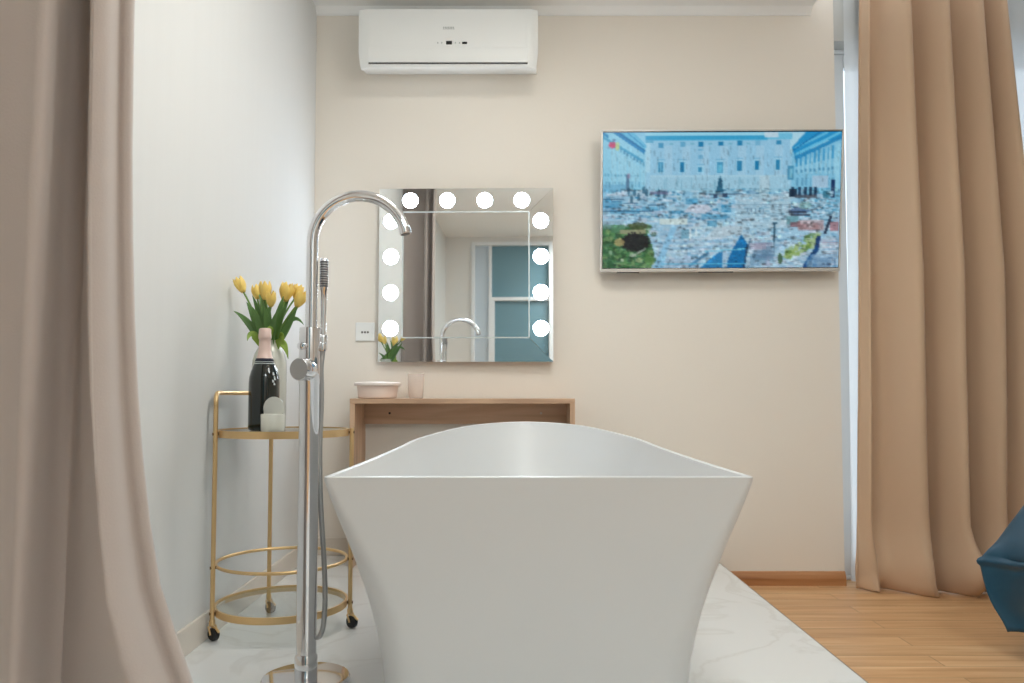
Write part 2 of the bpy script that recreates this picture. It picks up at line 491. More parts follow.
# hand shower stands upright behind the spout on a bracket
hx, hy = .0285, .012
hs = bmesh.new()
lathe(hs, [(.0062, .785), (.0068, .790), (.0068, .83), (.0075, .89), (.0078, .926), (.0095, .929), (.0095, 1.002), (.0085, 1.006)], 24, (hx, hy, 0))
hsh = obj('hand_shower', hs, M['chrome'], fa, True, angle=35)
bm = bmesh.new()
for k in range(11):
    z = .936 + k * .0058
    lathe(bm, [(.0097, z), (.0103, z + .001), (.0103, z + .003), (.0097, z + .004)], 24, (hx, hy, 0))
obj('spray_face', bm, M['nozzle'], hsh, True, angle=35)
bm = bmesh.new()
tube(bm, [(.018, .004, .800), (hx, hy, .800)], .006, 16)
lathe(bm, [(.0075, .782), (.0100, .786), (.0100, .815), (.0085, .820)], 20, (hx, hy, 0))
lathe(bm, [(.001, -.012), (.009, -.010), (.011, 0), (.009, .010), (.001, .012)], 20, (hx, hy - .006, .790))
obj('shower_bracket', bm, M['chrome'], fa, True, angle=40)
hose = catmull([(hx, hy, .788), (hx - .004, hy, .74), (.024, .020, .66), (.021, .022, .56), (.022, .022, .48), (.026, .020, .40), (.033, .016, .32), (.039, .010, .25), (.042, .004, .19), (.040, -.001, .135), (.032, -.002, .110), (.020, -.0, .104)], 8)
bm = bmesh.new(); tube(bm, hose, .0062, 14)
obj('hose', bm, M['hose'], fa, True)
# mixer knob pointing at the viewer and a little to the left
kd = Vector((-.40, -1, .0)).normalized()
rot = kd.to_track_quat('Z', 'Y').to_matrix().to_4x4()
bm = bmesh.new()
kc = Vector((.009, -.010, .735))
lathe(bm, [(.015, 0), (.015, .016), (.0255, .018), (.0265, .020), (.0265, .050), (.0252, .053)], 40, kc, rot)
kn = obj('mixer_knob', bm, M['chrome'], fa, True, angle=35)
bm = bmesh.new(); lathe(bm, [(.0251, .0528), (.0245, .0536), (.002, .0540)], 40, kc, rot)
obj('knob_face', bm, M['chrome_brush'], kn, True, angle=35, label='brushed grey disc on the knob end')
bm = bmesh.new()
rot2 = Vector((-.2, -1, 0)).normalized().to_track_quat('Z', 'Y').to_matrix().to_4x4()
lathe(bm, [(.004, 0), (.004, .018), (.0085, .020), (.0095, .026), (.0085, .034), (.003, .037)], 24, (-.004, -.014, .790), rot2)
obj('diverter_button', bm, M['chrome'], fa, True, angle=40)

# ------------------------------------------------------------------ golden bar cart
cc = Vector((-.666, 2.322, PZ))
ct = thing('bar_cart', 'round gold bar cart with glass trays and black casters by the left wall', 'bar cart', cc)
RR, RL = .186, .1945
angs = [math.radians(a) for a in (213.5, 4, 118)]
ZT = .574          # top tray upper face above the platform
def band(bm, r0, r1, z0, z1, n=96):
    prof = [(r0, z0), (r1, z0), (r1, z1), (r0, z1)]
    rings = [[bm.verts.new((r * math.cos(2 * PI * i / n), r * math.sin(2 * PI * i / n), z)) for i in range(n)] for r, z in prof]
    for k in range(4):
        a, b = rings[k], rings[(k + 1) % 4]
        for i in range(n):
            bm.faces.new((a[i], a[(i + 1) % n], b[(i + 1) % n], b[i]))
for zc, h, lab in ((ZT - .008, .020, 'upper tray'), (.072, .019, 'lower tray')):
    bm = bmesh.new(); band(bm, RR - .006, RR, zc - h / 2, zc + h / 2)
    tr = obj('tray_rim', bm, M['gold'], ct, True, angle=30)
    bm = bmesh.new(); zz = ZT if lab == 'upper tray' else .078
    lathe(bm, [(RR - .0065, zz - .006), (RR - .0065, zz)], 72)
    obj('tray_glass', bm, M['tray_glass'], tr, True, angle=30)
bm = bmesh.new()
tube(bm, [((RR - .003) * math.cos(2 * PI * i / 80), (RR - .003) * math.sin(2 * PI * i / 80), .197) for i in range(80)], .0048, 10, closed=True)
obj('guard_ring', bm, M['gold'], ct, True)
ZH = .681
la, lb, lc = [Vector((RL * math.cos(a), RL * math.sin(a), 0)) for a in angs]
def leg(name, p, top):
    bm = bmesh.new(); tube(bm, [p + Vector((0, 0, .045)), p + Vector((0, 0, top))], .0064, 14)
    lathe(bm, [(.0075, .040), (.0085, .044), (.0085, .052), (.0066, .056)], 16, (p.x, p.y, 0))
    lg = obj('leg', bm, M['gold'], ct, True, angle=35)
    q = p.normalized() * (RL - .0035)
    for z in (.072, .197, ZT - .008):
        bm = bmesh.new(); tube(bm, [q * .955 + Vector((0, 0, z)), q * 1.06 + Vector((0, 0, z))], .0042, 10)
        obj('bolt', bm, M['gold_dark'], lg, True, angle=35)
    # caster: fork and wheel
    d = Vector((.55, -.35, 0)).normalized(); s = Vector((-d.y, d.x, 0))
    wc = p + d * .008 + Vector((0, 0, .0175))
    bm = bmesh.new()
    for sg in (-1, 1):
        tube(bm, [p + Vector((0, 0, .042)), p + s * sg * .0115 + Vector((0, 0, .038)), wc + s * sg * .0115 + Vector((0, 0, .004)), wc + s * sg * .0115], .0030, 8)
    tube(bm, [p + Vector((0, 0, .036)), p + d * .018 + Vector((0, 0, .034)), p + d * .030 + Vector((0, 0, .026))], .0035, 8)
    cs = obj('caster', bm, M['gold'], ct, True, angle=40)
    bm = bmesh.new()
    rm = s.to_track_quat('Z', 'Y').to_matrix().to_4x4()
    lathe(bm, [(.005, -.009), (.0145, -.009), (.0175, -.006), (.0175, .006), (.0145, .009), (.005, .009)], 28, wc, rm)
    obj('wheel', bm, M['rubber'], cs, True, angle=40)
leg('leg', la, ZH - .03); leg('leg', lb, ZT + .004); leg('leg', lc, ZH - .03)
# loop handle rising from the left leg over to the rear leg, following the rim
hp = [la + Vector((0, 0, ZH - .035)), la + Vector((0, 0, ZH - .018))]
a0, a1 = angs[0], angs[2]
for k in range(0, 25):
    t = k / 24; an = a0 + (a1 - a0) * t
    lift = ZH - .018 * (max(0, 1 - t / .09) ** 2 + max(0, 1 - (1 - t) / .09) ** 2)
    rk = RL - .032 * math.sin(PI * t)
    if 0 < k < 24: hp.append(Vector((rk * math.cos(an), rk * math.sin(an), lift)))
hp += [lc + Vector((0, 0, ZH - .018)), lc + Vector((0, 0, ZH - .035))]
bm = bmesh.new(); tube(bm, catmull(hp, 3), .0064, 14)
obj('handle', bm, M['gold'], ct, True)

ST = PZ + ZT + .0005
# champagne bottle
bt = thing('champagne_bottle', 'dark green champagne bottle with pink foil neck on the gold cart', 'bottle', (-.7065, 2.254, ST))
bt.scale = (1, 1, .968)
bm = bmesh.new()
lathe(bm, [(.030, .004), (.036, 0), (.041, .003), (.0428, .010), (.0428, .140), (.0415, .156), (.037, .174), (.030, .192), (.0235, .208), (.0190, .222), (.0165, .236), (.0150, .262), (.0150, .285)], 48)
obj('glass_body', bm, M['bottle'], bt, True, angle=50)
bm = bmesh.new()
lathe(bm, [(.0232, .211), (.0196, .223), (.0174, .236), (.0160, .258), (.0158, .268), (.0176, .270), (.0180, .274), (.0178, .283), (.0170, .288), (.0168, .297), (.014, .3005), (.004, .301)], 40)
obj('foil', bm, M['foil'], bt, True, angle=50)
bm = bmesh.new()
lathe(bm, [(.0264, .2025), (.0268, .202), (.0240, .2105), (.0236, .2115)], 40, cap0=False, cap1=False)
cl = obj('neck_band', bm, M['collar'], bt, True)
bm = bmesh.new()
lathe(bm, [(.0300, .1945), (.0304, .194), (.0292, .1966), (.0288, .197)], 40, cap0=False, cap1=False)
lathe(bm, [(.0274, .2005), (.0278, .200), (.0268, .2022), (.0264, .2026)], 40, cap0=False, cap1=False)
obj('pale_stripe', bm, M['pale_mark'], bt, True)
# little pale ticks running down the right side of the bottle's shoulder
bm = bmesh.new()
for k, (an, z, h) in enumerate(((-.62, .166, .010), (-.56, .153, .012), (-.70, .144, .008), (-.60, .136, .007))):
    r = smooth_tab([(.10, .0432), (.140, .0432), (.156, .0419), (.174, .0374), (.192, .0304)], z)
    c = Vector((r * math.cos(an), r * math.sin(an), z))
    t = Vector((-math.sin(an), math.cos(an), 0)) * .0035
    u = Vector((-.25 * math.cos(an), -.25 * math.sin(an), 1)).normalized() * h / 2
    n = Vector((math.cos(an), math.sin(an), .2)).normalized() * .0008
    vs = [bm.verts.new(c + n + a + b) for a, b in ((-t, -u), (t, -u), (t * .6, u), (-t * .6, u))]
    bm.faces.new(vs)
obj('shoulder_ticks', bm, M['pale_mark'], bt)

# frosted candle holder with round back plate
cd = thing('candle_holder', 'small frosted glass candle holder with round back plate before the bottle', 'candle holder', (-.655, 2.170, ST))
bm = bmesh.new()
lathe(bm, [(.028, 0), (.0305, .002), (.0315, .006), (.0325, .047), (.0315, .0485), (.0300, .047), (.0285, .012), (.004, .010)], 40)
obj('cup', bm, M['frost'], cd, True, angle=40)
bm = bmesh.new()
pts = [(-.0335, 0), (.012, 0)]
for k in range(0, 25):
    an = -.25 + (PI + .5) * k / 24
    pts.append((-.008 + .0285 * math.cos(an), .064 + .032 * math.sin(an)))
f0 = [bm.verts.new((x, .032, z)) for x, z in pts]; f1 = [bm.verts.new((x, .036, z)) for x, z in pts]
bm.faces.new(list(reversed(f0))); bm.faces.new(f1)
for i in range(len(pts)):
    j = (i + 1) % len(pts); bm.faces.new((f0[i], f0[j], f1[j], f1[i]))
obj('back_plate', bm, M['frost'], cd)

# milky vase
vx, vy = -.727, 2.366
vz = thing('flower_vase', 'milky glass vase of tulips standing behind the champagne bottle', 'vase', (vx, vy, ST))
bm = bmesh.new()
lathe(bm, [(.044, 0), (.049, .003), (.050, .012), (.050, .185), (.0485, .205), (.043, .224), (.035, .238), (.030, .246), (.0285, .256), (.0295, .264), (.0275, .264), (.0268, .254), (.033, .236), (.041, .221), (.0462, .203), (.0475, .184), (.0475, .014), (.004, .010)], 48)
obj('vase_body', bm, M['vase_glass'], vz, True, angle=50)
bm = bmesh.new()
lathe(bm, [(.004, .0115), (.047, .0115), (.047, .110), (.004, .110)], 40)
obj('water', bm, thin_glass('water', (236, 243, 240), 1), vz, True, angle=50)

# tulips: every flower its own thing
def blade(bm, root, mid, tip, w, twist=0.0, n=14, cup=.25):
    """lance-shaped leaf along a bezier"""
    root, mid, tip = Vector(root), Vector(mid), Vector(tip)
    rows = []
    for i in range(n + 1):
        t = i / n
        p = root * (1 - t) ** 2 + mid * 2 * t * (1 - t) + tip * t * t
        dr = ((mid - root) * (1 - t) + (tip - mid) * t).normalized()
        s = dr.cross(Vector((math.sin(twist), -math.cos(twist), 0.15)))
        if s.length < 1e-4: s = Vector((1, 0, 0))
        s.normalize(); nn = s.cross(dr)
        ww = w * (math.sin(PI * min(1, .08 + .92 * t) ** .8) * .9 + .10 * (1 - t)) + .0004
        rows.append([p - s * ww + nn * ww * cup, p - s * ww * .5 + nn * ww * cup * .3, p, p + s * ww * .5 + nn * ww * cup * .3, p + s * ww + nn * ww * cup])
    grid(bm, rows)

def tulip(head, dirv, label, size=1.0, leaves=(), openn=.0):
    base = Vector((vx, vy, ST + .02))
    head = Vector(head)
    tu = thing('tulip', label, 'tulip', base, group='yellow tulips in the vase')
    hd = head - base
    off = Vector((random.uniform(-.013, .013), random.uniform(-.013, .013), 0))
    neck = Vector((hd.x * .10, hd.y * .10, .235)) + off
    dirv = Vector(dirv).normalized()
    hb = hd - dirv * .022 * size
    pts = catmull([-off, neck * .5 - off * .2, neck, neck.lerp(hb, .55) + Vector((0, 0, .012)), hb], 6)
    bm = bmesh.new(); tube(bm, pts, lambda t: .0034 - .0006 * t, 8)
    obj('stem', bm, M['stem'], tu, True)
    rm = dirv.to_track_quat('Z', 'Y').to_matrix().to_4x4()
    bm = bmesh.new()
    for layer, (r0, n) in enumerate(((.0150, 3), (.0165, 3))):
        for k in range(n):
            a = 2 * PI * k / n + layer * PI / 3 + random.uniform(-.1, .1)
            rows = []
            for i in range(9):
                t = i / 8
                rad = r0 * (math.sin(PI * (.10 + .62 * t)) ** .9) * (1 + openn * t)
                hw = .95 * (math.sin(PI * min(.995, .16 + .80 * t)) ** .7)
                row = []
                for j in range(7):
                    q = (j - 3) / 3
                    aa = a + q * hw * .80
                    zz = .050 * t - .004 * q * q * t
                    row.append(rm @ Vector((rad * math.cos(aa), rad * math.sin(aa), zz)) * size + hb)
                rows.append(row)
            grid(bm, rows)
    bl = obj('bloom', bm, M['petal'], tu, True)
    solidify(bl, .0009)
    for (mid, tip, w, tw, pale) in leaves:
        bm = bmesh.new()
        r = Vector((hd.x * .03, hd.y * .03, .20))
        blade(bm, r, Vector(mid), Vector(tip), w, tw)
        solidify(obj('leaf', bm, M['leaf_pale'] if pale else M['leaf'], tu, True), .0008)
    return tu

def L(px, py, dy=0.0):
    """offset from the stem foot for a spot px to the right and py above the vase mouth (metres)"""
    return (px, dy, .245 + py)
hz = ST + .264
T = [
    ((vx - .088, vy - .005, 1.128), (-.45, 0, 1), 'yellow tulip leaning furthest out over the cart handle, topmost bloom of the bunch', 1.0,
     [(L(-.05, .06, -.02), L(-.100, .085, -.03), .012, .2, 0), (L(-.03, .09, 0), L(-.055, .135, 0), .011, -.4, 0), (L(-.05, .05, -.03), L(-.052, -.005, -.045), .013, .3, 1), (L(-.035, .07, -.03), L(-.062, .112, -.03), .013, .1, 0), (L(-.02, .06, -.04), L(-.038, .095, -.05), .014, -.2, 0)]),
    ((vx - .053, vy + .035, 1.112), (-.2, .15, 1), 'yellow tulip half hidden between leaves, second bloom from the wall side', .9,
     [(L(-.025, .10, .02), L(-.045, .15, .03), .010, .5, 0)]),
    ((vx - .008, vy - .025, 1.108), (-.02, -.1, 1), 'large yellow tulip upright above the champagne bottle', 1.12,
     [(L(-.015, .08, -.03), L(-.018, .125, -.02), .013, .1, 0), (L(-.005, .09, -.01), L(-.03, .16, 0), .010, -.6, 0), (L(.0, .07, -.04), L(.015, .10, -.05), .013, .2, 0), (L(.005, .06, -.04), L(-.002, .10, -.055), .012, .5, 0)]),
    ((vx + .018, vy - .052, 1.080), (.1, -.3, 1), 'lowest yellow tulip at the front of the bunch, tipped toward the viewer', .95,
     [(L(.02, .06, -.045), L(.010, .02, -.06), .012, .4, 1), (L(.03, .08, -.02), L(.045, .13, -.02), .012, .3, 0)]),
    ((vx + .049, vy - .005, 1.106), (.18, 0, 1), 'wide open yellow tulip beside the lowest bloom, nearest the middle', 1.15,
     [(L(.03, .09, 0), L(.062, .150, .01), .011, .2, 0), (L(.045, .05, -.02), L(.050, -.012, -.03), .013, -.3, 1)]),
    ((vx + .072, vy + .03, 1.112), (.3, .2, 1), 'yellow tulip peeking from behind the wide open bloom', .9,
     [(L(.05, .08, .03), L(.085, .125, .035), .010, .5, 0)]),
    ((vx + .092, vy - .012, 1.085), (.5, -.05, 1), 'yellow tulip leaning against the chrome faucet column', 1.08,
     [(L(.06, .11, 0), L(.104, .045, -.01), .010, .2, 0), (L(.05, .03, -.03), L(.066, -.058, -.035), .014, .1, 1), (L(.06, .05, -.01), L(.085, .09, -.02), .012, .4, 0), (L(.035, .07, -.035), L(.062, .105, -.04), .013, .1, 0), (L(.02, .05, -.045), L(.040, .085, -.055), .013, -.3, 0)]),
]
for h, dv, lab, sz, lv in T:
    tulip(h, dv, lab, sz, lv, openn=.25 if 'wide open' in lab else .0)

# ------------------------------------------------------------------ vanity console
va = thing('vanity_table', 'narrow light oak vanity console under the lit mirror', 'vanity table', (-.196, 3.24, PZ))
X0, X1, Y0, Y1, ZV = -.445, .445, -.115, .122, .661
obj('tabletop', boxm(X0, X1, Y0, Y1, ZV - .020, ZV, bev=.001, seg=1), M['oak'], va)
for a0, a1 in ((X0, X0 + .020), (X1 - .020, X1)):
    obj('side_panel', boxm(a0, a1, Y0 + .001, Y1, 0, ZV - .0202, bev=.001, seg=1), M['oak_v'], va)
br = obj('back_rail', boxm(X0 + .0202, X1 - .0202, Y1 - .035, Y1 - .017, ZV - .107, ZV - .0202), M['oak'], va)
bm = bmesh.new()
rmy = Matrix.Rotation(PI / 2, 4, 'X')
lathe(bm, [(.0048, 0), (.0048, .001), (.003, .0014)], 16, (-.318, Y1 - .035, ZV - .062), rmy)
obj('screw_hole', bm, M['rubber'], br)
bm = bmesh.new()
lathe(bm, [(.0048, 0), (.0048, .001), (.003, .0014)], 16, (.318, Y1 - .035, ZV - .062), rmy)
obj('screw_cap', bm, M['silver'], br)
vt = PZ + ZV + .0005
pb = thing('storage_box', 'round pale pink lidded box on the vanity', 'box', (-.548, 3.225, vt))
bm = bmesh.new(); lathe(bm, [(.072, 0), (.078, .003), (.083, .050), (.080, .052)], 48)
obj('box_body', bm, M['pink'], pb, True, angle=40)
bm = bmesh.new(); lathe(bm, [(.084, .0505), (.0935, .052), (.0945, .056), (.0935, .062), (.088, .066), (.03, .068)], 48)
obj('lid', bm, M['pink_lid'], pb, True, angle=40)
tb = thing('tumbler', 'pale frosted tumbler next to the pink box on the vanity', 'glass', (-.391, 3.215, vt))
bm = bmesh.new(); lathe(bm, [(.026, 0), (.030, .002), (.0305, .008), (.0335, .100), (.0325, .101), (.0312, .098), (.0285, .012), (.003, .010)], 40)
obj('glass_wall', bm, M['tumbler'], tb, True, angle=40)

# ------------------------------------------------------------------ make-up mirror with bulbs
mr = thing('vanity_mirror', 'square make-up mirror with glowing round bulbs above the vanity', 'mirror', (-.196, 3.361, 1.311), (math.radians(-.45), 0, math.radians(-1.1)))
hw, st = .371, .103          # half size, border strip width
obj('backing', boxm(-hw + .004, hw - .004, -.018, 0, -hw + .004, hw - .004), M['silver'], mr)
inn = hw - st
yo, yi = -.0255, -.0280       # outer edge lies back, inner edge forward
bm = boxm(-inn, inn, yi, -.018, -inn, inn); obj('mirror_pane', bm, M['mirror'], mr)
def strip(c):
    bm = bmesh.new()
    f = [bm.verts.new(p) for p in c]; b = [bm.verts.new((p[0], -.0178, p[2])) for p in c]
    bm.faces.new(f); bm.faces.new(list(reversed(b)))
    for i in range(4):
        j = (i + 1) % 4; bm.faces.new((f[i], b[i], b[j], f[j]))
    return obj('bevel_strip', bm, M['mirror'], mr)
g = .0018
strip([(-hw, yo, hw), (hw, yo, hw), (inn, yi, inn + g), (-inn, yi, inn + g)])
strip([(-hw, yo, -hw), (hw, yo, -hw), (inn, yi, -inn - g), (-inn, yi, -inn - g)])
strip([(-hw, yo, -hw), (-hw, yo, hw), (-inn - g, yi, inn), (-inn - g, yi, -inn)])
strip([(hw, yo, -hw), (hw, yo, hw), (inn + g, yi, inn), (inn + g, yi, -inn)])
bm = bmesh.new()
for sx in (-1, 1):
    box(bm, sx * (inn + .0009) - .0028, sx * (inn + .0009) + .0028, yi - .0016, yi + .003, -inn, inn)
box(bm, -inn, inn, yi - .0016, yi + .003, inn - .002, inn + .0036)
box(bm, -inn, inn, yi - .0016, yi + .003, -inn - .0036, -inn + .002)
obj('ground_edge', bm, mat('ground_glass_edge', (214, 222, 222), .3, metal=.4), mr)
bl = [(-.238, .319), (-.080, .319), (.080, .319), (.238, .319)]
bl += [(s * .319, z) for s in (-1, 1) for z in (.230, .077, -.077, -.230)]
for x, z in bl:
    bm = bmesh.new()
    lathe(bm, [(.0335, 0), (.0335, .004), (.030, .010), (.022, .015), (.011, .0178), (.002, .0185)], 32, (x, -.0225, z), rmy)
    obj('bulb', bm, M['bulb'], mr, True)

# ------------------------------------------------------------------ television
TW, TH = 1.006, .586
tv = thing('television', 'flat silver framed television showing a blue city view on the back wall', 'tv', (.8745, 3.272, 1.610), (math.radians(7.5), math.radians(-.27), 0))
# frame lies in local XZ, screen faces -Y
bm = bmesh.new()
for a in ((-TW / 2, -TW / 2 + .006, -TH / 2, TH / 2), (TW / 2 - .006, TW / 2, -TH / 2, TH / 2), (-TW / 2 + .006, TW / 2 - .006, TH / 2 - .006, TH / 2), (-TW / 2 + .006, TW / 2 - .006, -TH / 2, -TH / 2 + .014)):
    box(bm, a[0], a[1], -.012, .022, a[2], a[3], bev=.0015)
obj('bezel', bm, M['silver'], tv)
obj('back_shell', boxm(-TW / 2 + .03, TW / 2 - .03, .022, .05, -TH / 2 + .02, TH / 2 - .06, bev=.01), M['black'], tv)
obj('panel_border', boxm(-TW / 2 + .005, TW / 2 - .005, -.008, .021, -TH / 2 + .013, TH / 2 - .005), M['black'], tv)
for a0, a1 in ((-.435, -.340), (-.09, .055)):
    obj('speaker_slot', boxm(a0, a1, -.008, .004, -TH / 2 - .004, -TH / 2, bev=.001), M['slit'], tv)
obj('wall_bracket', boxm(-.20, .20, .05, .0893, -.11, .13, bev=.004), M['black'], tv)

NX, NY = 240, 136
pic = [[(150, 204, 228)] * NX for _ in range(NY)]
rs = random.Random(11)
def px_set(x, y, c, a=1.0):
    if 0 <= x < NX and 0 <= y < NY:
        o = pic[y][x]; pic[y][x] = tuple(o[i] * (1 - a) + c[i] * a for i in range(3))
def p_rect(x0, y0, x1, y1, c, a=1.0):
    for y in range(int(round(y0)), int(round(y1))):
        for x in range(int(round(x0)), int(round(x1))): px_set(x, y, c, a)
def p_poly(pts, c, a=1.0):
    y0 = max(0, int(min(p[1] for p in pts))); y1 = min(NY - 1, int(max(p[1] for p in pts)) + 1)
    for y in range(y0, y1 + 1):
        xs = []
        yy = y + .5
        for i in range(len(pts)):
            (xa, ya), (xb, yb) = pts[i], pts[(i + 1) % len(pts)]
            if (ya <= yy) != (yb <= yy): xs.append(xa + (yy - ya) * (xb - xa) / (yb - ya))
        xs.sort()
        for k in range(0, len(xs) - 1, 2):
            for x in range(int(math.ceil(xs[k] - .5)), int(math.floor(xs[k + 1] - .5)) + 1): px_set(x, y, c, a)
def p_line(x0, y0, x1, y1, w, c, a=1.0):
    dx, dy = x1 - x0, y1 - y0; l = math.hypot(dx, dy) or 1; nx, ny = -dy / l * w / 2, dx / l * w / 2
    p_poly([(x0 + nx, y0 + ny), (x1 + nx, y1 + ny), (x1 - nx, y1 - ny), (x0 - nx, y0 - ny)], c, a)
def p_blob(cx, cy, rx, ry, c, a=1.0, rough=.3):
    for y in range(int(cy - ry - 1), int(cy + ry + 2)):
        for x in range(int(cx - rx - 1), int(cx + rx + 2)):
            q = ((x - cx) / rx) ** 2 + ((y - cy) / ry) ** 2
            if q < 1 + rs.uniform(-rough, rough): px_set(x, y, c, a * rs.uniform(.75, 1))
# sky and palace front
for y in range(NY):
    t = y / NY
    p_rect(0, y, NX, y + 1, (138 + 40 * t, 202 + 4 * t, 232 - 6 * t))
p_rect(43, 0, 52, 40, (168, 214, 234)); p_rect(186, 0, 202, 22, (172, 216, 234))
p_rect(48, 8, 188, 62, (146, 198, 226))
for k in range(7): p_rect(62 + k * 18.5, 14, 70 + k * 18.5, 44, (166, 206, 228), .6)
p_rect(44, 0, 188, 4, (150, 214, 236)); p_rect(43, 4, 165, 8, (52, 160, 206)); p_rect(50, 8, 165, 9, (96, 184, 218))
p_rect(165, 2, 190, 8, (110, 190, 222)); p_rect(162, 0, 176, 6, (206, 222, 232), .8)
p_rect(43, 8, 51, 11, (70, 160, 200), .7)
dk = (22, 122, 170)
for x, y, s in ((58.7, 13.4, .6), (80.5, 12.8, .4), (98.3, 12.5, 1), (118, 12, 1), (137.3, 11.6, .9), (155, 11.4, .25), (176, 11, .8)):
    p_rect(x - 2.4, y - 2.4, x + 2.6, y + 2.4, dk, s)
for x in (69, 90, 108, 128, 146): p_rect(x - 2, 11, x + 2, 13, (110, 176, 200), .7)
for x, y, w2, h, s in ((58.7, 35, 5, 10, .7), (80, 35, 4.4, 9.4, 1), (98.3, 37.4, 4.4, 5, .7), (118, 35.5, 6, 10.5, .65), (137.3, 34, 4.4, 9.4, .9), (154.8, 33.6, 4.4, 9.4, 1), (176, 33, 4.4, 9.6, .9)):
    p_rect(x - w2 / 2 - 1.4, y - h / 2 - 3.4, x + w2 / 2 + 1.6, y - h / 2 - 2, (104, 176, 212), .8)
    p_rect(x - w2 / 2 - 1, y - h / 2 - 1.2, x + w2 / 2 + 1, y + h / 2 + 1, (160, 216, 238), .6)
    p_rect(x - w2 / 2, y - h / 2, x + w2 / 2, y + h / 2, dk, s)
p_rect(116, 33, 120, 40, (112, 196, 224), .7); p_rect(57.7, 31, 59, 40, (150, 205, 228), .7)
p_rect(96, 23, 100.6, 27, (90, 165, 205), .6); p_rect(96, 17, 100.6, 19, (90, 165, 205), .5)
p_rect(48, 43, 188, 45, (172, 212, 228), .7); p_rect(48, 45, 188, 60, (158, 202, 222), .8)
for k in range(30):
    x = rs.uniform(50, 186); p_rect(x, rs.uniform(44, 54), x + 1, rs.uniform(50, 58), (110, 168, 192), .5)
# left palace in steep perspective
p_poly([(0, 0), (12, 0), (43, 20), (43, 60), (0, 62)], (140, 204, 230))
p_poly([(9, 0), (24, 0), (43, 17), (42, 22)], (30, 136, 192)); p_poly([(17, 0), (30, 0), (44, 14), (43, 18)], (98, 186, 222))
p_line(14, 0, 43, 19, 1.2, (16, 110, 165)); p_line(24, 0, 42, 15, 1.2, (60, 150, 200))
p_line(0, 5, 41, 29, 2.4, (70, 160, 200)); p_line(0, 1, 6, 5, 3, (40, 140, 190))
for k in range(11):
    x = 8 + k * 3.3; y = 9 + k * 1.95
    p_rect(x, y + 2, x + 1.5, y + 5.5, (60, 132, 172), .8); p_rect(x + 1, y + 8, x + 3, 52, (164, 212, 230), .55)
    p_rect(x - 6, 41 + k * .2, x - 4.2, 44, (90, 158, 190), .7); p_rect(x - 5, 49, x - 3.4, 55, (84, 150, 186), .55)
p_rect(24, 42, 27, 58, (70, 104, 136), .8); p_rect(25, 41, 28, 46, (150, 130, 160), .6)
p_rect(0, 52, 24, 60, (104, 168, 204), .6)
p_blob(9.5, 12.5, 3.6, 3.2, (206, 62, 106), .95); p_blob(14.5, 13.5, 2.2, 4.5, (206, 214, 130), .8); p_blob(11, 8, 1.5, 1.5, (90, 130, 170))
# right palace
p_poly([(190, 15), (206, 0), (240, 0), (240, 74), (190, 62)], (128, 194, 224))
p_poly([(190, 16), (203, 1), (240, -14), (240, 8), (224, 9), (193, 25)], (34, 146, 202))
p_line(192, 17, 226, 1, 2.2, (98, 188, 226)); p_line(191, 19, 218, 1, 1, (14, 110, 168)); p_line(193, 23, 239, 1, 2.2, (104, 194, 230)); p_line(193, 27, 239, 6, 3.6, (24, 128, 186), .85)
for k in range(10):
    x = 194 + k * 4.5; y = 26 - k * 1.5
    p_rect(x, y, x + 1.6, y + 9 + k * .5, (46, 146, 198), .85); p_rect(x + 1.8, y + 5, x + 3.6, 42, (160, 212, 232), .7)
    p_rect(x + .2, 38 - k * .35, x + 2.2, 41 - k * .35, (66, 134, 172), .85); p_rect(x + 1.4, 46, x + 3, 54, (84, 148, 184), .7)
p_rect(234, 12, 238, 60, (156, 214, 236), .8); p_rect(230, 48, 233.5, 66, (18, 48, 92), .95)
p_rect(211, 44, 227, 56, (172, 200, 222), .8); p_rect(186, 34, 192, 48, (64, 140, 176), .9); p_rect(188, 37, 191, 46, (124, 190, 214), .9)
# the roofscape
for k in range(1500):
    y = rs.uniform(57, 136); x = rs.uniform(-3, 240)
    w2 = rs.uniform(2, 11); h = rs.uniform(1, 4)
    c = rs.choice([(176, 206, 224), (196, 214, 228), (148, 190, 214), (126, 174, 204), (204, 210, 224), (110, 160, 194), (168, 186, 210), (186, 214, 222), (190, 202, 216)])
    p_rect(x, y, x + w2, y + h, c, rs.uniform(.3, .75))
for k in range(420):
    x = rs.uniform(0, 240); y = rs.uniform(56, 88)
    p_rect(x, y, x + rs.uniform(1, 5), y + rs.uniform(1, 2), rs.choice([(58, 116, 150), (84, 136, 164), (92, 110, 128), (40, 132, 176)]), rs.uniform(.35, .8))
for x, y, w2, h in ((0, 68, 20, 7), (8, 77, 30, 4), (40, 74, 16, 4), (84, 66, 12, 6), (100, 82, 26, 5), (106, 88, 10, 6), (70, 78, 20, 3), (120, 72, 10, 8)):
    p_rect(x, y, x + w2, y + h, (62, 148, 192), .55)
for x, y, w2 in ((0, 78, 52), (22, 70, 14), (46, 72, 16), (0, 66, 22)): p_rect(x, y, x + w2, y + 1.4, (34, 84, 120), .8)
for x, y in ((26, 58), (32, 60), (41, 57), (44, 60), (36, 64), (29, 66), (56, 60), (62, 61)): p_blob(x, y, 1.6, 4, (34, 84, 110), .8)
p_rect(48, 59, 66, 62, (110, 100, 136), .6)
p_poly([(118, 44), (119, 44), (122, 60), (114, 60)], (36, 96, 126), .95); p_blob(118, 50, 2, 5, (30, 88, 118), .9)
p_rect(108, 61, 142, 63, (72, 100, 124), .6); p_rect(112, 62, 116, 66, (30, 50, 80), .8); p_rect(121, 61, 126, 65, (30, 50, 80), .8)
p_poly([(82, 80), (90, 72), (106, 72), (110, 78), (104, 81)], (208, 208, 222), .8)
p_rect(134, 62, 190, 96, (186, 208, 220), .55); p_rect(158, 44, 168, 66, (184, 212, 224), .7)
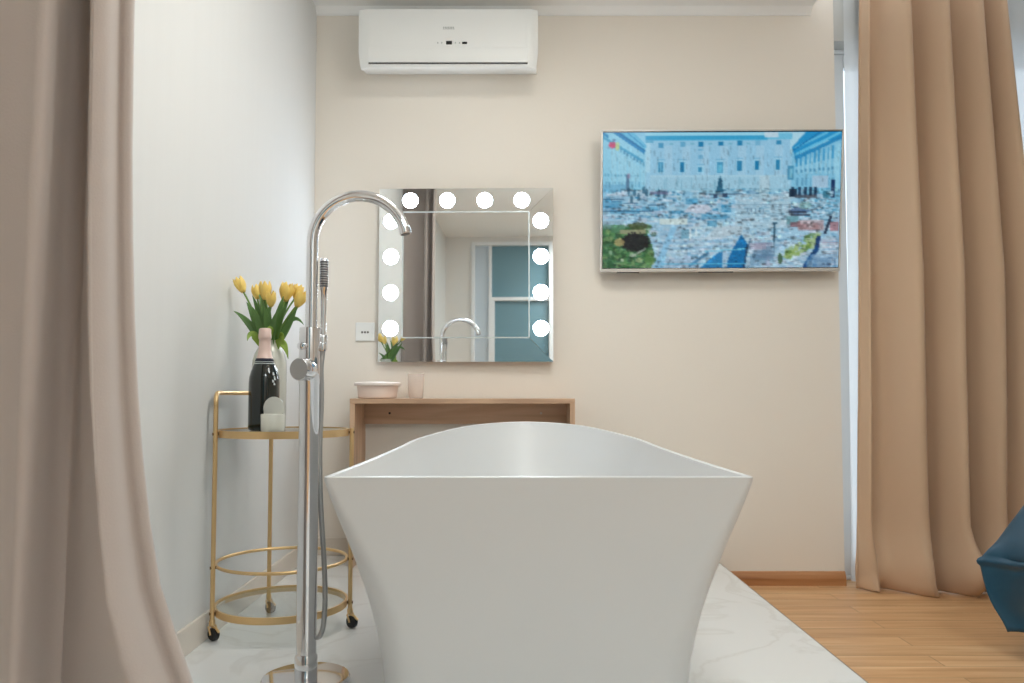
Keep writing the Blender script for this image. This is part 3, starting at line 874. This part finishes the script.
p_line(134, 73, 188, 73, 1, (130, 160, 180), .7); p_line(136, 82, 184, 82, 1, (128, 168, 190), .6)
for k in range(5): p_rect(146 + k * 4, 76, 147.4 + k * 4, 80, (84, 120, 150), .8)
for x in (190, 197, 203, 208, 213): p_rect(x, 55, x + 3, 64, (22, 54, 84), .9)
p_rect(188, 57, 196, 65, (16, 40, 62), .9); p_rect(194, 63, 216, 66, (80, 84, 96), .8); p_blob(225, 62, 4, 4, (38, 106, 130), .85)
p_blob(198, 78, 10, 3.4, (70, 96, 140), .8); p_blob(204, 73, 7, 4, (140, 176, 168), .7); p_rect(188, 79, 206, 81, (40, 50, 70), .8)
p_rect(190, 82, 210, 83.6, (50, 60, 80), .8); p_rect(186, 84, 198, 92, (92, 144, 154), .7)
p_rect(198, 88, 224, 98, (190, 170, 176), .8); p_rect(190, 90, 200, 95, (120, 76, 84), .75); p_rect(230, 90, 239, 99, (168, 120, 130), .85)
for k in range(40): p_rect(196 + rs.uniform(0, 28), 88 + rs.uniform(0, 10), 199 + rs.uniform(0, 28), 89 + rs.uniform(0, 11), rs.choice([(172, 128, 130), (206, 196, 204), (150, 130, 140)]), .45)
p_line(231, 84, 225, 102, 3, (30, 44, 66), .9); p_rect(235, 60, 238, 86, (116, 176, 206), .5)
# dome, street, trees
p_rect(58, 86, 86, 92, (214, 226, 222), .85); p_rect(58, 92, 84, 108, (150, 184, 208), .5)
p_rect(88, 96, 90, 108, (214, 228, 238), .9); p_rect(94, 96, 96, 104, (214, 228, 238), .9); p_rect(80, 97, 88, 108, (96, 156, 180), .6)
p_poly([(104, 106), (116, 94), (142, 94), (142, 100), (128, 104), (108, 108)], (190, 206, 216), .8)
for y in (108, 111, 114, 117, 120): p_line(60, y, 132, y - 3, 1.2, rs.choice([(206, 222, 236), (130, 172, 204)]), .75)
p_poly([(62, 112), (70, 94), (76, 94), (66, 118), (62, 136), (52, 136)], (142, 194, 226), .9)
p_rect(64, 126, 100, 136, (156, 180, 204), .6)
p_poly([(132, 117), (141, 102), (147, 112), (145, 136), (124, 136)], (14, 108, 168), .95)
p_line(147, 112, 144, 136, 2, (20, 60, 100), .9); p_line(141, 101, 148, 110, 2, (180, 206, 222), .9); p_line(150, 106, 144, 130, 1.4, (60, 100, 130), .8)
p_poly([(100, 136), (114, 122), (122, 119), (122, 136)], (22, 116, 176), .85); p_line(98, 134, 120, 117, 2, (176, 208, 228), .9); p_line(88, 134, 108, 120, 3, (66, 128, 168), .8)
p_rect(122, 118, 127, 136, (172, 200, 224), .9); p_line(60, 131.5, 146, 131.5, 1.2, (96, 190, 224), .9); p_line(104, 119, 146, 116.6, 1.2, (120, 200, 226), .9)
p_poly([(0, 94), (22, 96), (40, 92), (47, 104), (53, 120), (50, 136), (0, 136)], (52, 100, 58), .85)
for k in range(170):
    x, y = rs.uniform(0, 52), rs.uniform(92, 135)
    p_blob(x, y, rs.uniform(1.5, 4), rs.uniform(1, 3), rs.choice([(36, 84, 44), (70, 124, 70), (96, 146, 86), (124, 160, 104), (44, 70, 44), (150, 170, 116)]), .65)
p_rect(0, 88, 22, 96, (132, 164, 176), .5); p_rect(9, 92, 22, 100, (84, 134, 100), .8); p_blob(36, 93, 9, 4, (74, 84, 52), .9); p_rect(18, 97, 44, 101, (166, 158, 128), .8)
p_blob(33, 109, 15, 9.5, (30, 26, 32), .97); p_blob(17, 109, 5, 4, (182, 160, 108), .9); p_blob(31, 122, 4, 2, (176, 184, 158), .8)
p_line(30, 124, 44, 116, 1.6, (190, 196, 188), .8); p_blob(37, 127, 4, 2.4, (184, 190, 140), .8); p_blob(20, 127, 1.4, 2, (200, 206, 180), .9); p_blob(8, 119, 1.2, 3, (170, 196, 168), .8); p_blob(48, 126, 5, 7, (104, 140, 74), .6)
p_line(12, 130, 44, 135, 1, (150, 178, 130), .8)
for k in range(80):
    t = rs.uniform(0, 1); x = 184 + 36 * t + rs.uniform(-5, 5); y = 124 - 22 * t + rs.uniform(-4, 6)
    p_blob(x, y, rs.uniform(1.2, 3.4), rs.uniform(1, 2.6), rs.choice([(136, 166, 84), (164, 188, 112), (100, 136, 70), (176, 198, 148)]), .75)
p_blob(180, 126, 2.6, 5, (54, 84, 50), .9)
p_line(219, 104, 217, 118, 4.4, (24, 60, 112), .95); p_line(218, 116, 205, 136, 5, (26, 76, 130), .95)
for k in range(12): p_rect(223, 108 + k * 2.2, 238, 109 + k * 2.2, rs.choice([(180, 140, 160), (200, 190, 206), (120, 150, 186)]), .6)
for k in range(60): p_rect(206 + rs.uniform(0, 30), 122 + rs.uniform(0, 12), 208 + rs.uniform(0, 31), 123 + rs.uniform(0, 13), rs.choice([(70, 120, 164), (150, 180, 206), (60, 100, 140)]), .45)
p_line(174, 91, 174, 118, 1.8, (58, 100, 124), .9); p_rect(172, 90, 177, 92, (58, 100, 124), .9); p_rect(165, 112, 170, 134, (186, 190, 220), .6)
for k in range(60): p_rect(148 + rs.uniform(0, 26), 110 + rs.uniform(0, 24), 150 + rs.uniform(0, 27), 111 + rs.uniform(0, 25), rs.choice([(110, 120, 150), (190, 200, 216), (90, 130, 160), (170, 150, 170)]), .5)
for k in range(1700):
    y = rs.uniform(56, 135); x = rs.uniform(0, 239); w2 = rs.uniform(1, 4.5); h = rs.uniform(1, 2.6); m_ = rs.choice([.74, .8, .86, .92, 1.06, 1.1, 1.14])
    for yy in range(int(y), min(NY, int(y + h))):
        for xx in range(int(x), min(NX, int(x + w2))):
            pic[yy][xx] = tuple(min(250, v * m_) for v in pic[yy][xx])
for k in range(420):
    y = rs.uniform(14, 58); x = rs.uniform(0, 239); m_ = rs.choice([.84, .92, 1.05])
    for yy in range(int(y), min(NY, int(y + rs.uniform(2, 6)))):
        pic[yy][int(x)] = tuple(min(250, v * m_) for v in pic[yy][int(x)])
for y in range(56, NY):
    for x in range(NX): pic[y][x] = (pic[y][x][0] * .95, pic[y][x][1] * .98, pic[y][x][2] * .985)
soft = [row[:] for row in pic]
for y in range(1, NY - 1):
    for x in range(1, NX - 1):
        soft[y][x] = tuple((pic[y][x][i] * 6 + pic[y][x - 1][i] * 2 + pic[y][x + 1][i] * 2 + pic[y - 1][x][i] + pic[y + 1][x][i]) / 12 for i in range(3))
pic = soft
for y in range(NY):
    for x in range(NX):
        j = rs.uniform(-5, 5); pic[y][x] = tuple(min(255, max(0, v + j)) for v in pic[y][x])
p_rect(0, 0, NX, 1, (20, 90, 130), .8)
# screen mesh: one face per picture cell, colour kept on the cells
sx0, sx1, sz0, sz1 = -TW / 2 + .0075, TW / 2 - .0075, -TH / 2 + .0165, TH / 2 - .0095
me = bpy.data.meshes.new('screen')
verts = [(sx0 + (sx1 - sx0) * i / (NX - 1), -.0088, sz1 - (sz1 - sz0) * j / (NY - 1)) for j in range(NY) for i in range(NX)]
faces = [(j * NX + i, (j + 1) * NX + i, (j + 1) * NX + i + 1, j * NX + i + 1) for j in range(NY - 1) for i in range(NX - 1)]
me.from_pydata(verts, [], faces)
ca = me.color_attributes.new('picture', 'FLOAT_COLOR', 'POINT')
flat = []
for j in range(NY):
    for i in range(NX): flat.extend(lin(pic[j][i]))
ca.data.foreach_set('color', flat)
ms, nt, b = new_mat('screen_glow')
at = nt.nodes.new('ShaderNodeVertexColor'); at.layer_name = 'picture'
b.inputs['Base Color'].default_value = (.01, .01, .012, 1); b.inputs['Roughness'].default_value = .2; b.inputs['Specular IOR Level'].default_value = .1
nt.links.new(at.outputs[0], b.inputs['Emission Color']); b.inputs['Emission Strength'].default_value = .34
me.materials.append(ms)
so = bpy.data.objects.new('screen', me); COL.objects.link(so); so.parent = tv

# ------------------------------------------------------------------ air conditioner
ac = thing('air_conditioner', 'white wall mounted air conditioner below the ceiling', 'air conditioner', (-.262, YB - .001, 2.140))
prof = [(0, .054), (-.10, .030), (-.150, .012), (-.178, .004), (-.192, .004), (-.199, .016), (-.2025, .07), (-.2035, .15), (-.2035, .232), (-.199, .245), (-.190, .250), (0, .250)]
bm = bmesh.new()
def acw(z):
    return .3695 - .010 * max(0, 1 - z / .075) ** 2.2
secs = []
NS = 26
for i in range(NS + 1):
    u = -1 + 2 * i / NS
    e = max(0, (abs(u) - .965) / .035)
    sec = []
    for y, z in prof:
        yy = y * (1 - .07 * e * e) if y < -.1 else y
        sec.append(bm.verts.new((u * acw(z), yy, z)))
    secs.append(sec)
for a, b in zip(secs[:-1], secs[1:]):
    for k in range(len(prof)):
        j = (k + 1) % len(prof); bm.faces.new((a[k], a[j], b[j], b[k]))
bm.faces.new(secs[0]); bm.faces.new(list(reversed(secs[-1])))
obj('body', bm, M['white_plastic'], ac, True, angle=28)
bm = bmesh.new()
fl = [(-.1985, .021), (-.2030, .082), (-.2055, .080), (-.2045, .021)]
a = [bm.verts.new((-.327, y, z)) for y, z in fl]; b = [bm.verts.new((.327, y, z)) for y, z in fl]
for i in range(4):
    j = (i + 1) % 4; bm.faces.new((a[i], a[j], b[j], b[i]))
bm.faces.new(a); bm.faces.new(list(reversed(b)))
obj('air_flap', bm, M['white_plastic'], ac)
obj('outlet_slit', boxm(-.326, .326, -.2014, -.190, .0150, .0200), M['slit'], ac)
bm = bmesh.new()
box(bm, -.008, .016, -.2045, -.2, .095, .1095)
obj('display', bm, M['black'], ac)
obj('receiver_window', boxm(.058, .078, -.2045, -.2, .097, .106), M['black'], ac)
for x in (-.042, -.026, .030, .047):
    obj('indicator_light', boxm(x - .002, x + .002, -.2042, -.2, .099, .105), M['grey_print'], ac)
# illegible little maker's mark: an outline bar of pale grey strokes
bm = bmesh.new()
for k in range(7): box(bm, -.020 + k * .0066, -.020 + k * .0066 + .0042, -.2043, -.2, .161, .169)
box(bm, -.022, .027, -.2041, -.2, .1585, .1598)
obj('maker_mark', bm, M['grey_print'], ac)

# ------------------------------------------------------------------ power outlet
po = thing('power_outlet', 'white double wall outlet between the faucet and the mirror', 'outlet', (-.628, YB, 1.070))
obj('cover_plate', boxm(-.041, .041, -.009, 0, -.040, .040, bev=.003), M['white_plastic'], po)
bm = bmesh.new()
for x in (-.012, 0, .012): lathe(bm, [(.0046, 0), (.0046, .0012)], 14, (x, -.009, -.002), rmy)
obj('socket_hole', bm, M['slit'], po)

# ------------------------------------------------------------------ curtains
def pleat_path(pleats, amp):
    """cross-section of hanging folds: gentle rise to the front, then tucked sharply under"""
    pts = []
    for (x0, x1, a) in pleats:
        w = x1 - x0
        for fx, fy in ((0.03, .04), (.18, .0), (.36, .14), (.58, .58), (.78, .96), (.94, 1.0), (1.03, .66), (.98, .22)):
            pts.append(Vector((x0 + w * fx, -amp * a * fy, 0)))
    return catmull(pts, 4)

def curtain_right():
    rows = []
    zs = [2.64, 2.5, 2.35, 2.2, 2.0, 1.8, 1.6, 1.42, 1.37, 1.34, 1.32, 1.30, 1.27, 1.22, 1.1, .95, .85, .81, .79, .77, .75, .73, .68, .58, .48, .40, .33, .27, .22, .18, .14, .11, .085, .062, .042, .026, .013, .006]
    rs2 = random.Random(3)
    ph = [rs2.uniform(0, 6.28) for _ in range(8)]
    for z in zs:
        t = max(0, min(1, (2.5 - z) / 2.4))
        left = 1.492 - .058 * t ** .9
        wid = .568 + .095 * min(1, t * 2) + .05 * t
        fr = [0, .055, .30 + .045 * t, .575 - .02 * t, .845 - .05 * t, 1.02]
        am = [.35, 1.0, 1.05, .85, .8]
        pl = [(left + wid * fr[k], left + wid * fr[k + 1], am[k]) for k in range(5)]
        p = pleat_path(pl, .115 + .015 * t)
        b = max(0, (.30 - z) / .30)
        row = []
        n = len(p)
        for i, v in enumerate(p):
            u = i / n
            wob = math.sin(u * 17 + ph[0] + z * 2.0) * .006 * t + math.sin(u * 41 + ph[1] - z * 5) * .003 * t
            # slumping folds just above the floor
            sl = b ** 1.5 * math.sin(PI * min(1, max(0, z / .30)))
            wave = .5 + .5 * math.sin(u * 23 + ph[2])
            y = 3.318 + v.y * (1 + .35 * sl) + wob - sl * (.020 + .095 * wave)
            x = v.x + sl * .045 * math.sin(u * 19 + ph[3]) + b * .015 * math.sin(u * 31 + ph[4]) - .0 * t
            zz = z
            if z < .07:
                y -= (.07 - z) * .6 * (1 - wave)
                zz = max(.004, z + .010 * (math.sin(u * 14 + ph[5]) - .6) * (z / .07))
            y -= .0022 * sum(math.exp(-((z - zc_ + .01 * math.sin(u * 9)) / .03) ** 2) for zc_ in (1.32, .77))
            row.append((x, min(y, 3.338), zz))
        rows.append(row)
    bm = bmesh.new(); grid(bm, rows)
    o = obj('curtain', bm, M['tan'], smooth=True)
    solidify(o, .0035)
    return tag(o, 'tan floor length curtain gathered in front of the sheer by the television', 'curtain')
curtain_right()

def sheer(x0, x1, y, label, flare=0.0):
    rows = []
    n = 130
    for z in [2.63, 2.3, 1.9, 1.5, 1.1, .8, .5, .3, .15, .06, .02]:
        row = []
        for i in range(n + 1):
            u = i / n
            w = .5 + .5 * math.sin(u * 57 + 1.2 * math.sin(u * 9))
            t = (2.63 - z) / 2.63
            row.append((x0 + (x1 - x0) * u + flare * t * (1 - u), y - .016 * w - .006 * math.sin(u * 23 + z * 1.3), z))
        rows.append(row)
    bm = bmesh.new(); grid(bm, rows)
    o = obj('sheer_curtain', bm, M['sheer'], smooth=True)
    return tag(o, label, 'curtain')
sheer(1.442, 2.92, 3.365, 'sheer white voile curtain hanging behind the tan curtain at the window', -.018)

def curtain_left():
    rows = []
    zs = [2.48, 2.2, 1.9, 1.6, 1.4, 1.2, 1.05, .92, .8, .7, .6, .5, .42, .34, .27, .2, .14, PZ + .006]
    RE = [(.125, -.445), (.25, -.470), (.371, -.511), (.48, -.549), (.62, -.575), (.80, -.596), (1.0, -.609), (1.25, -.617), (1.6, -.617), (2.5, -.614)]
    FE = [(.125, -.716), (.37, -.710), (.8, -.700), (1.4, -.694), (2.5, -.690)]
    for z in zs:
        xr = smooth_tab(RE, z); xf = smooth_tab(FE, z)
        t = max(0, 1 - (z - PZ) / 1.1)
        y0 = 1.215
        c = [(-.848, y0 + .01), (-.842, y0 - .056), (-.790, y0 - .070), (xf - .020, y0 - .078), (xf + .004, y0 - .084), (xf + .010, y0 - .066), (xf + .000, y0 - .004),
             (xf + .010, y0 + .026), (xf + .024, y0 + .024), (xf + (xr - xf) * .45, y0 - .004 - .012 * t), (xf + (xr - xf) * .75, y0 - .036 - .02 * t), (xr - .020 - .012 * t, y0 - .046 - .01 * t), (xr - .008 - .016 * t, y0 - .024), (xr - .016 - .01 * t, y0 + .024),
             (xr - .006, y0 + .030), (xr - .001, y0 + .040), (xr - .012, y0 + .066)]
        p = catmull([Vector((a, b, z)) for a, b in c], 5)
        rows.append([(v.x + .003 * math.sin(v.x * 60 + z * 3) * t, v.y + .004 * math.sin(v.x * 35 + z * 4), z) for v in p])
    bm = bmesh.new(); grid(bm, rows)
    o = obj('curtain', bm, M['taupe'], smooth=True)
    solidify(o, .004)
    return tag(o, 'taupe velvet curtain in the near corner by the white left wall', 'curtain')
curtain_left()

# ------------------------------------------------------------------ bed corner with teal bedspread
bed = thing('bed', 'low bed under the teal bedspread beside the tan curtain', 'bed', (2.47, 1.65, 0))
bx0, bx1, by0, by1 = -.88, 1.02, -.80, .76
obj('mattress', boxm(bx0, bx1, by0, by1, .24, .505, bev=.04, seg=4), M['mattress'], bed)
obj('bed_base', boxm(bx0 + .04, bx1 - .02, by0 + .04, by1 - .04, .10, .24, bev=.01), M['bed_wood'], bed)
for a, b in ((bx0 + .12, by0 + .12), (bx0 + .12, by1 - .12), (bx1 - .12, by0 + .12), (bx1 - .12, by1 - .12)):
    bm = bmesh.new(); lathe(bm, [(.022, 0), (.030, .10)], 20, (a, b, 0)); obj('leg', bm, M['bed_wood'], bed, True, angle=40)

def bedspread():
    # loop of points round the bed edge; the far left corner juts out as a draped point
    ex0, ex1, ey0, ey1 = 2.47 + bx0 - .012, 2.47 + bx1 + .012, 1.65 + by0 - .012, 1.65 + by1 + .012
    r = .05
    base = []
    def arc(cx, cy, a0, n=12):
        for k in range(n + 1):
            a = a0 + PI / 2 * k / n
            base.append((cx + r * math.cos(a), cy + r * math.sin(a), math.cos(a), math.sin(a)))
    def seg(xa, ya, xb, yb, nx, ny, n=110):
        for k in range(1, n):
            t = k / n; base.append((xa + (xb - xa) * t, ya + (yb - ya) * t, nx, ny))
    arc(ex1 - r, ey1 - r, 0); seg(ex1 - r, ey1, ex0 + r, ey1, 0, 1)
    arc(ex0 + r, ey1 - r, PI / 2); seg(ex0, ey1 - r, ex0, ey0 + r, -1, 0)
    arc(ex0 + r, ey0 + r, PI); seg(ex0 + r, ey0, ex1 - r, ey0, 0, -1)
    arc(ex1 - r, ey0 + r, 3 * PI / 2); seg(ex1, ey0 + r, ex1, ey1 - r, 1, 0)
    crn = Vector((ex0, ey1)); other = Vector((ex0, ey0))
    B = Vector((1.440, 2.462, .288)); Cp = Vector((1.470, 2.395, .098))
    def loop(q):
        """q: 0 bed edge .. 1 fold line .. 2 hem"""
        out = []
        for i, (x, y, nx, ny) in enumerate(base):
            dist = (Vector((x, y)) - crn).length
            g = max(math.exp(-(dist / .15) ** 2), 0)
            g2 = math.exp(-((Vector((x, y)) - other).length / .15) ** 2)
            rip = .5 + .5 * math.sin(i * .21 + 1.3 * math.sin(i * .05))
            if q <= 1:
                z = .512 - q * .20; off = .012 + .035 * q + .012 * rip * q
            else:
                z = .312 - (q - 1) * .20; off = .047 + .012 * rip - .012 * (q - 1) + .018 * (rip - .5) * (q - 1)
            p = Vector((x + nx * off, y + ny * off, z))
            if q <= 1:
                tgt = Vector((x, y, .512)).lerp(B, q ** .95)
            else:
                tgt = B.lerp(Cp, q - 1)
            p = p.lerp(tgt, g)
            p += Vector((-.10, -.06, -.02)) * g2 * min(1, q)
            wq = min(1, q) * (1.0 if abs(q - 1) > .06 else .35)
            ns = Vector((noise.noise(p * 7.0), noise.noise(p * 7.0 + Vector((9, 3, 1))), noise.noise(p * 11.0 + Vector((4, 8, 2))) * .6))
            crease = math.sin((p.x * 22 + p.y * 15) + q * 5.0 + 2 * ns.x)
            p += ns * .020 * wq + Vector((-.7, .5, 0)) * .006 * crease * wq
            if abs(q - 1) < .03: p += Vector((nx, ny, 0)) * .006
            out.append(tuple(p))
        return out
    rows = []
    cxm, cym = 2.54, 1.63
    for s in (.15, .5, .8, .93):
        rows.append([(cxm + (x - cxm) * s, cym + (y - cym) * s, .520 + .004 * math.sin(i * .4 + s * 9)) for i, (x, y, _, _) in enumerate(base)])
    rows.append([(cxm + (x - cxm) * .985, cym + (y - cym) * .985, .518) for x, y, _, _ in base])
    for q in (0, .06, .12, .2, .3, .4, .5, .6, .7, .78, .85, .91, .95, .98, 1.0, 1.02, 1.05, 1.1, 1.16, 1.25, 1.35, 1.45, 1.55, 1.65, 1.75, 1.85, 1.93, 2.0): rows.append(loop(q))
    bm = bmesh.new(); vr = grid(bm, rows, closed=True)
    bm.faces.new(vr[0])
    o = obj('bedspread', bm, M['teal'], smooth=True, angle=55)
    solidify(o, .006, 1)
    return tag(o, 'dark teal satin bedspread with pointed corner hanging off the bed', 'bedspread')
bedspread()

# ------------------------------------------------------------------ added fill lamps (unseen, above the frame) and daylight
def lamp(x, y, label, watts, size, col):  # builds an added ceiling lamp that stays out of view
    t = thing('added_ceiling_lamp', label, 'ceiling lamp', (x, y, CZ), group='added unseen fill lamps')
    bm = bmesh.new(); lathe(bm, [(size / 2 + .02, 0), (size / 2 + .02, -.035), (size / 2 + .004, -.04), (size / 2 + .004, 0)], 48)
    obj('housing', bm, M['white_plastic'], t, True, angle=40)
    bm = bmesh.new(); lathe(bm, [(size / 2, -.030), (size / 2, -.034)], 48)
    obj('diffuser', bm, M['added_lamp_glow'], t, True, angle=40)
    ld = bpy.data.lights.new('added_ceiling_lamp_light', 'AREA'); ld.shape = 'DISK'; ld.size = size; ld.energy = watts; ld.color = col
    lo = bpy.data.objects.new('added_ceiling_lamp_light', ld); COL.objects.link(lo); lo.location = (0, 0, -.045); lo.parent = t
lamp(.12, 1.95, 'added unseen ceiling fill lamp over the bathtub', 2.2, .6, (.80, .93, 1))  # added to light the tub from above
lamp(.95, -.65, 'added unseen ceiling fill lamp near the glazed rear door', 8, .8, (.70, .89, 1))  # added rear fill for the tub's near face and the left wall
pl = thing('added_pendant_lamp', 'added unseen globe fill lamp hanging above the platform edge', 'added fill lamp', (.70, 1.45, CZ))  # made-up globe, added for soft light on walls and ceiling
bm = bmesh.new(); lathe(bm, [(.05, 0), (.05, -.02), (.008, -.03), (.004, -.035), (.004, -.33), (.03, -.335), (.03, -.36)], 24)
obj('cord', bm, M['white_plastic'], pl, True, angle=40)
bm = bmesh.new(); bmesh.ops.create_uvsphere(bm, u_segments=32, v_segments=20, radius=.15, matrix=Matrix.Translation((0, 0, -.50)))
obj('globe', bm, M['added_lamp_glow'], pl, True)
ld = bpy.data.lights.new('added_pendant_light', 'POINT'); ld.energy = 29; ld.shadow_soft_size = .16; ld.color = (.74, .905, 1)
lo = bpy.data.objects.new('added_pendant_light', ld); COL.objects.link(lo); lo.location = (0, 0, -.50); lo.parent = pl

wd = bpy.data.worlds.new('daylight'); scene.world = wd; wd.use_nodes = True
bg = wd.node_tree.nodes['Background']; bg.inputs[0].default_value = (.93, .965, 1, 1); bg.inputs[1].default_value = .8

# ------------------------------------------------------------------ camera
cd_ = bpy.data.cameras.new('camera'); cam = bpy.data.objects.new('camera', cd_); COL.objects.link(cam)
cam.location = (0, 0, .8); cam.rotation_euler = (math.radians(90 + 2.83), 0, 0)
cd_.sensor_width = 36; cd_.lens = 790 / 1024 * 36; cd_.shift_y = 14.5 / 1024
cd_.clip_start = .05
cd_.dof.use_dof = True; cd_.dof.focus_distance = 2.3; cd_.dof.aperture_fstop = 5.6
scene.camera = cam
vs = scene.view_settings
vs.view_transform = 'Standard'; vs.look = 'None'; vs.gamma = 1; vs.exposure = 1.32; vs.use_curve_mapping = False
scene.cycles.max_bounces = 10; scene.cycles.diffuse_bounces = 6; scene.cycles.glossy_bounces = 6; scene.cycles.transparent_max_bounces = 12
scene.cycles.sample_clamp_indirect = 6; scene.cycles.use_denoising = True; scene.cycles.caustics_reflective = False; scene.cycles.caustics_refractive = False
